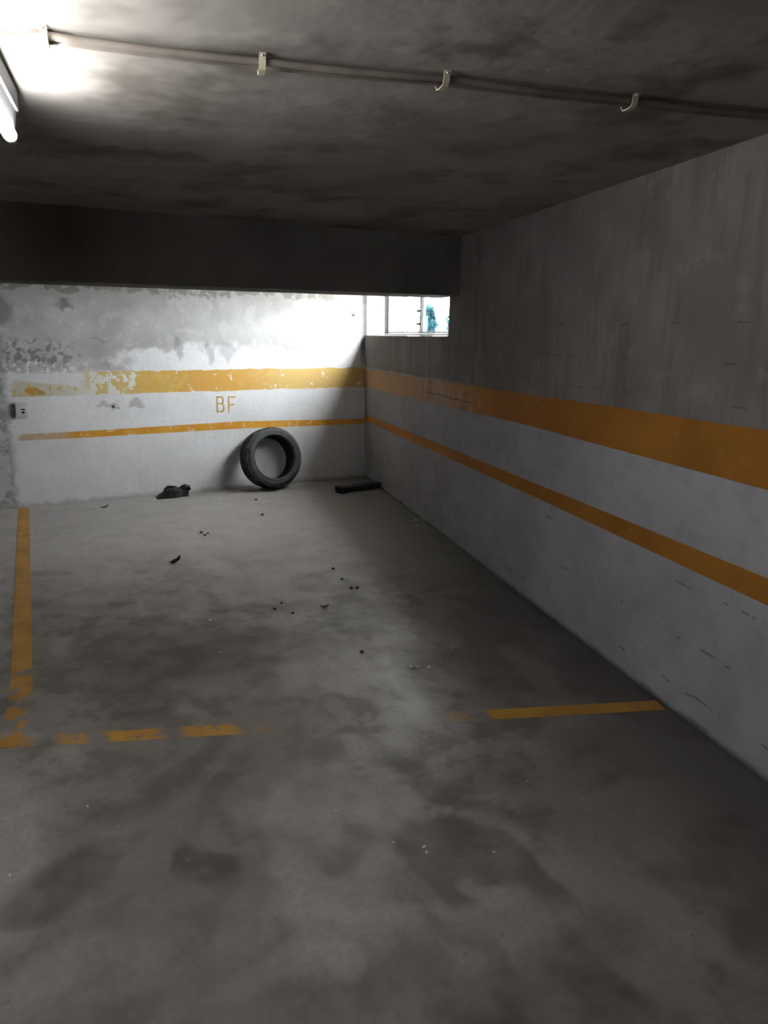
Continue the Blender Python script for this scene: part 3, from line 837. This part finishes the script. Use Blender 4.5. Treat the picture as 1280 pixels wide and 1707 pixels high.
tube(bm, [(0.070, -0.02, 0.080), (0.100, -0.02, 0.092), (0.130, -0.022, 0.098), (0.158, -0.025, 0.090), (0.168, -0.028, 0.070), (0.150, -0.03, 0.040), (0.12, -0.03, 0.030)], [0.012, 0.022, 0.026, 0.024, 0.022, 0.020, 0.012], 8)
from_bm('curled_lip', bm, M['black_plastic'], sc)
bm = bmesh.new()
tube(bm, [(-0.085, -0.03, 0.088), (-0.045, -0.035, 0.116), (-0.012, -0.03, 0.112), (0.02, -0.03, 0.100)], [0.005, 0.011, 0.011, 0.005], 8)
from_bm('fold', bm, M['black_plastic'], sc)

bd = tag(empty('black_board', (3.145, 6.80, 0.0), math.radians(4)), 'short black board lying on the floor near the corner', 'board')
bm = bmesh.new()
n = 10
prev = None
for i in range(n + 1):
    t = i / n
    x_ = 0.50 * t; y0 = 0.03 * math.sin(t * 3.0); wv = 0.115; z0 = 0.004 + 0.018 * t * t; hh = 0.055 - 0.012 * t
    ring = [bm.verts.new(p) for p in ((x_, y0, z0 if i else 0.001), (x_, y0 + wv, z0 if i else 0.001), (x_, y0 + wv, z0 + hh), (x_, y0 + 0.006, z0 + hh))]
    if prev:
        for k in range(4): bm.faces.new((prev[k], prev[(k + 1) % 4], ring[(k + 1) % 4], ring[k]))
    else:
        bm.faces.new(ring[::-1])
    prev = ring
bm.faces.new(prev)
from_bm('plank', bm, M['dark_wood'], bd)
bm = bmesh.new(); box(bm, -0.012, 0.075, -0.004, 0.118, 0.0, 0.068); bevel(bm, 0.006, 2)
from_bm('end_block', bm, M['dark_wood'], bd)

# ------------------------------------------------------------------ litter on the floor
def mesh_leaf(seed):
    r = random.Random(seed); bm = bmesh.new()
    L = 0.05; rows_ = []
    for i in range(6):
        t = i / 5; wd = 0.014 * math.sin(math.pi * (0.08 + 0.86 * t)); z_ = 0.002 + 0.012 * (t - 0.4) ** 2 * 4
        rows_.append([bm.verts.new(((t - 0.5) * L, -wd, z_ + r.uniform(0.001, 0.007))), bm.verts.new(((t - 0.5) * L, 0, z_)), bm.verts.new(((t - 0.5) * L, wd, z_ + r.uniform(0.001, 0.006)))])
    for a, b in zip(rows_, rows_[1:]):
        bm.faces.new((a[0], a[1], b[1], b[0])); bm.faces.new((a[1], a[2], b[2], b[1]))
    me = bpy.data.meshes.new('leaf'); bm.to_mesh(me); bm.free(); me.materials.append(M['leaf_dry']); return me
def mesh_lump(seed, mat):
    r = random.Random(seed); bm = bmesh.new()
    bmesh.ops.create_icosphere(bm, subdivisions=1, radius=0.012)
    for v in bm.verts:
        v.co *= r.uniform(0.7, 1.2); v.co.z = max(-0.005, v.co.z * 0.6) + 0.005
    me = bpy.data.meshes.new('lump'); bm.to_mesh(me); bm.free(); me.materials.append(mat); return me
def mesh_flake(seed):
    r = random.Random(seed); bm = bmesh.new()
    k = 7; c = bm.verts.new((0, 0, 0.007)); ring = []
    for i in range(k):
        a_ = 2 * math.pi * i / k; q_ = r.uniform(0.6, 1.1)
        ring.append(bm.verts.new((math.cos(a_) * 0.018 * q_, math.sin(a_) * 0.012 * q_, r.uniform(0.001, 0.010))))
    for i in range(k): bm.faces.new((c, ring[i], ring[(i + 1) % k]))
    me = bpy.data.meshes.new('flake'); bm.to_mesh(me); bm.free(); me.materials.append(M['paper']); return me
LEAF = [mesh_leaf(1), mesh_leaf(2)]
LUMP = [mesh_lump(s, M['grit']) for s in (1, 2, 3)]
FLAKE = [mesh_flake(s) for s in (1, 2, 3)]
def drop(name, me, x_, y_, size, label, cat, group=None, rz=None):
    o = bpy.data.objects.new(name, me); COL.objects.link(o)
    o.location = (x_, y_, 0.0005); o.scale = (size, size, size)
    o.rotation_euler = (0, 0, rnd.uniform(0, 6.28) if rz is None else rz)
    tag(o, label, cat, group)
drop('dry_leaf', LEAF[0], 1.081, 5.184, 2.0, 'dark dry leaf alone on the pale floor in front of the black scrap', 'leaf', rz=0.5)
drop('dry_leaf', LEAF[1], 0.887, 7.205, 1.5, 'dark curled leaf near the foot of the white wall beside the bay line', 'leaf', rz=0.3)
drop('paper_scrap', FLAKE[0], 1.372, 7.36, 1.6, 'white paper scrap at the tip of the black plastic scrap', 'paper', rz=0.0)
g = 'dark crumbs scattered before the tyre'
for i, (x_, y_, s_) in enumerate(((1.454, 5.903, 1.5), (1.461, 5.816, 1.3), (1.50, 5.86, 1.0))):
    drop('dirt_crumb', LUMP[i % 3], x_, y_, s_, ['leftmost dark crumb of the three clustered between leaf and tyre', 'lowest dark crumb of the three clustered between leaf and tyre', 'rightmost dark crumb of the three clustered between leaf and tyre'][i], 'crumb', g)
drop('dirt_crumb', LUMP[0], 2.263, 6.90, 1.4, 'dark dirt crumb just in front of the tyre', 'crumb')
drop('dirt_crumb', LUMP[1], 2.11, 6.276, 1.4, 'dark dirt crumb a step in front of the tyre', 'crumb')
g = 'grit in the middle of the bay'
for i, (x_, y_, s_) in enumerate(((1.396, 3.977, 1.0), (1.467, 4.055, 0.9), (1.467, 3.864, 1.0))):
    drop('dirt_crumb', LUMP[i % 3], x_, y_, s_, ['leftmost small black crumb of the trio beyond the oil stain', 'topmost small black crumb of the trio beyond the oil stain', 'rightmost small black crumb of the trio beyond the oil stain'][i], 'crumb', g)
g = 'crumbs around the pale chip'
for i, (x_, y_, s_) in enumerate(((1.965, 4.11, 1.2), (2.0, 4.092, 1.2), (2.03, 4.53, 1.1), (1.99, 4.30, 0.9))):
    drop('dirt_crumb', LUMP[(i + 1) % 3], x_, y_, s_, ['left dark crumb of the pair just below the pale chip', 'right dark crumb of the pair just below the pale chip', 'dark crumb lying farthest beyond the pale chip', 'dark crumb just above the pale chip at mid bay'][i], 'crumb', g)
drop('plaster_chip', FLAKE[1], 2.004, 4.211, 0.9, 'pale plaster chip among dark crumbs at mid bay', 'chip', rz=0.4)
drop('dry_leaf', LEAF[1], 1.673, 3.869, 1.1, 'dark leaf fragment at the edge of the oil stain', 'leaf', rz=-0.5)
drop('dirt_crumb', LUMP[2], 1.583, 3.185, 1.1, 'dark crumb alone ahead of the yellow front line', 'crumb')
g = 'plaster chips at the foot of the long wall'
for i, (x_, y_, s_) in enumerate(((3.258, 5.477, 1.5), (3.20, 5.47, 1.1), (3.165, 5.293, 1.3))):
    drop('plaster_chip', FLAKE[i], x_, y_, s_, ['right white plaster chip of the trio near the long wall foot', 'left white plaster chip of the trio near the long wall foot', 'lowest white plaster chip of the trio near the long wall foot'][i], 'chip', g)
g = 'chips ahead of the front line'
for i, (x_, y_, s_) in enumerate(((1.72, 2.915, 0.8), (1.75, 2.90, 0.7), (1.80, 2.872, 0.8))):
    drop('plaster_chip', FLAKE[i], x_, y_, s_, ['left white chip of the row just inside the front line', 'middle white chip of the row just inside the front line', 'right white chip of the row just inside the front line'][i], 'chip', g)
g = 'chips on the foreground floor'
for i, (x_, y_, s_) in enumerate(((1.094, 1.752, 0.55), (1.088, 1.727, 0.45))):
    drop('plaster_chip', FLAKE[i], x_, y_, s_, ['upper white chip of the close pair on the foreground floor', 'lower white chip of the close pair on the foreground floor'][i], 'chip', g)
drop('plaster_chip', FLAKE[2], 1.018, 1.817, 0.35, 'white chip left of the close pair on the foreground floor', 'chip')
drop('plaster_chip', FLAKE[0], 1.279, 1.629, 0.35, 'white chip right of the close pair on the foreground floor', 'chip')
drop('plaster_chip', FLAKE[1], 1.617, 1.885, 0.3, 'tiny white chip just outside the solid end of the front line', 'chip')
drop('plaster_chip', FLAKE[2], 0.167, 2.473, 0.4, 'pale chip on the dark foreground floor below the broken line', 'chip')
drop('plaster_chip', FLAKE[0], -0.085, 2.225, 0.4, 'pale chip at the very edge of the foreground', 'chip')
drop('plaster_chip', FLAKE[1], 1.007, 3.983, 0.7, 'pale chip beyond the big oil stain', 'chip')
drop('plaster_chip', FLAKE[2], 0.934, 3.52, 0.5, 'pale chip lying on the big oil stain', 'chip')
drop('plaster_chip', FLAKE[0], 0.921, 2.053, 0.35, 'pale chip on the floor before the faded line', 'chip')
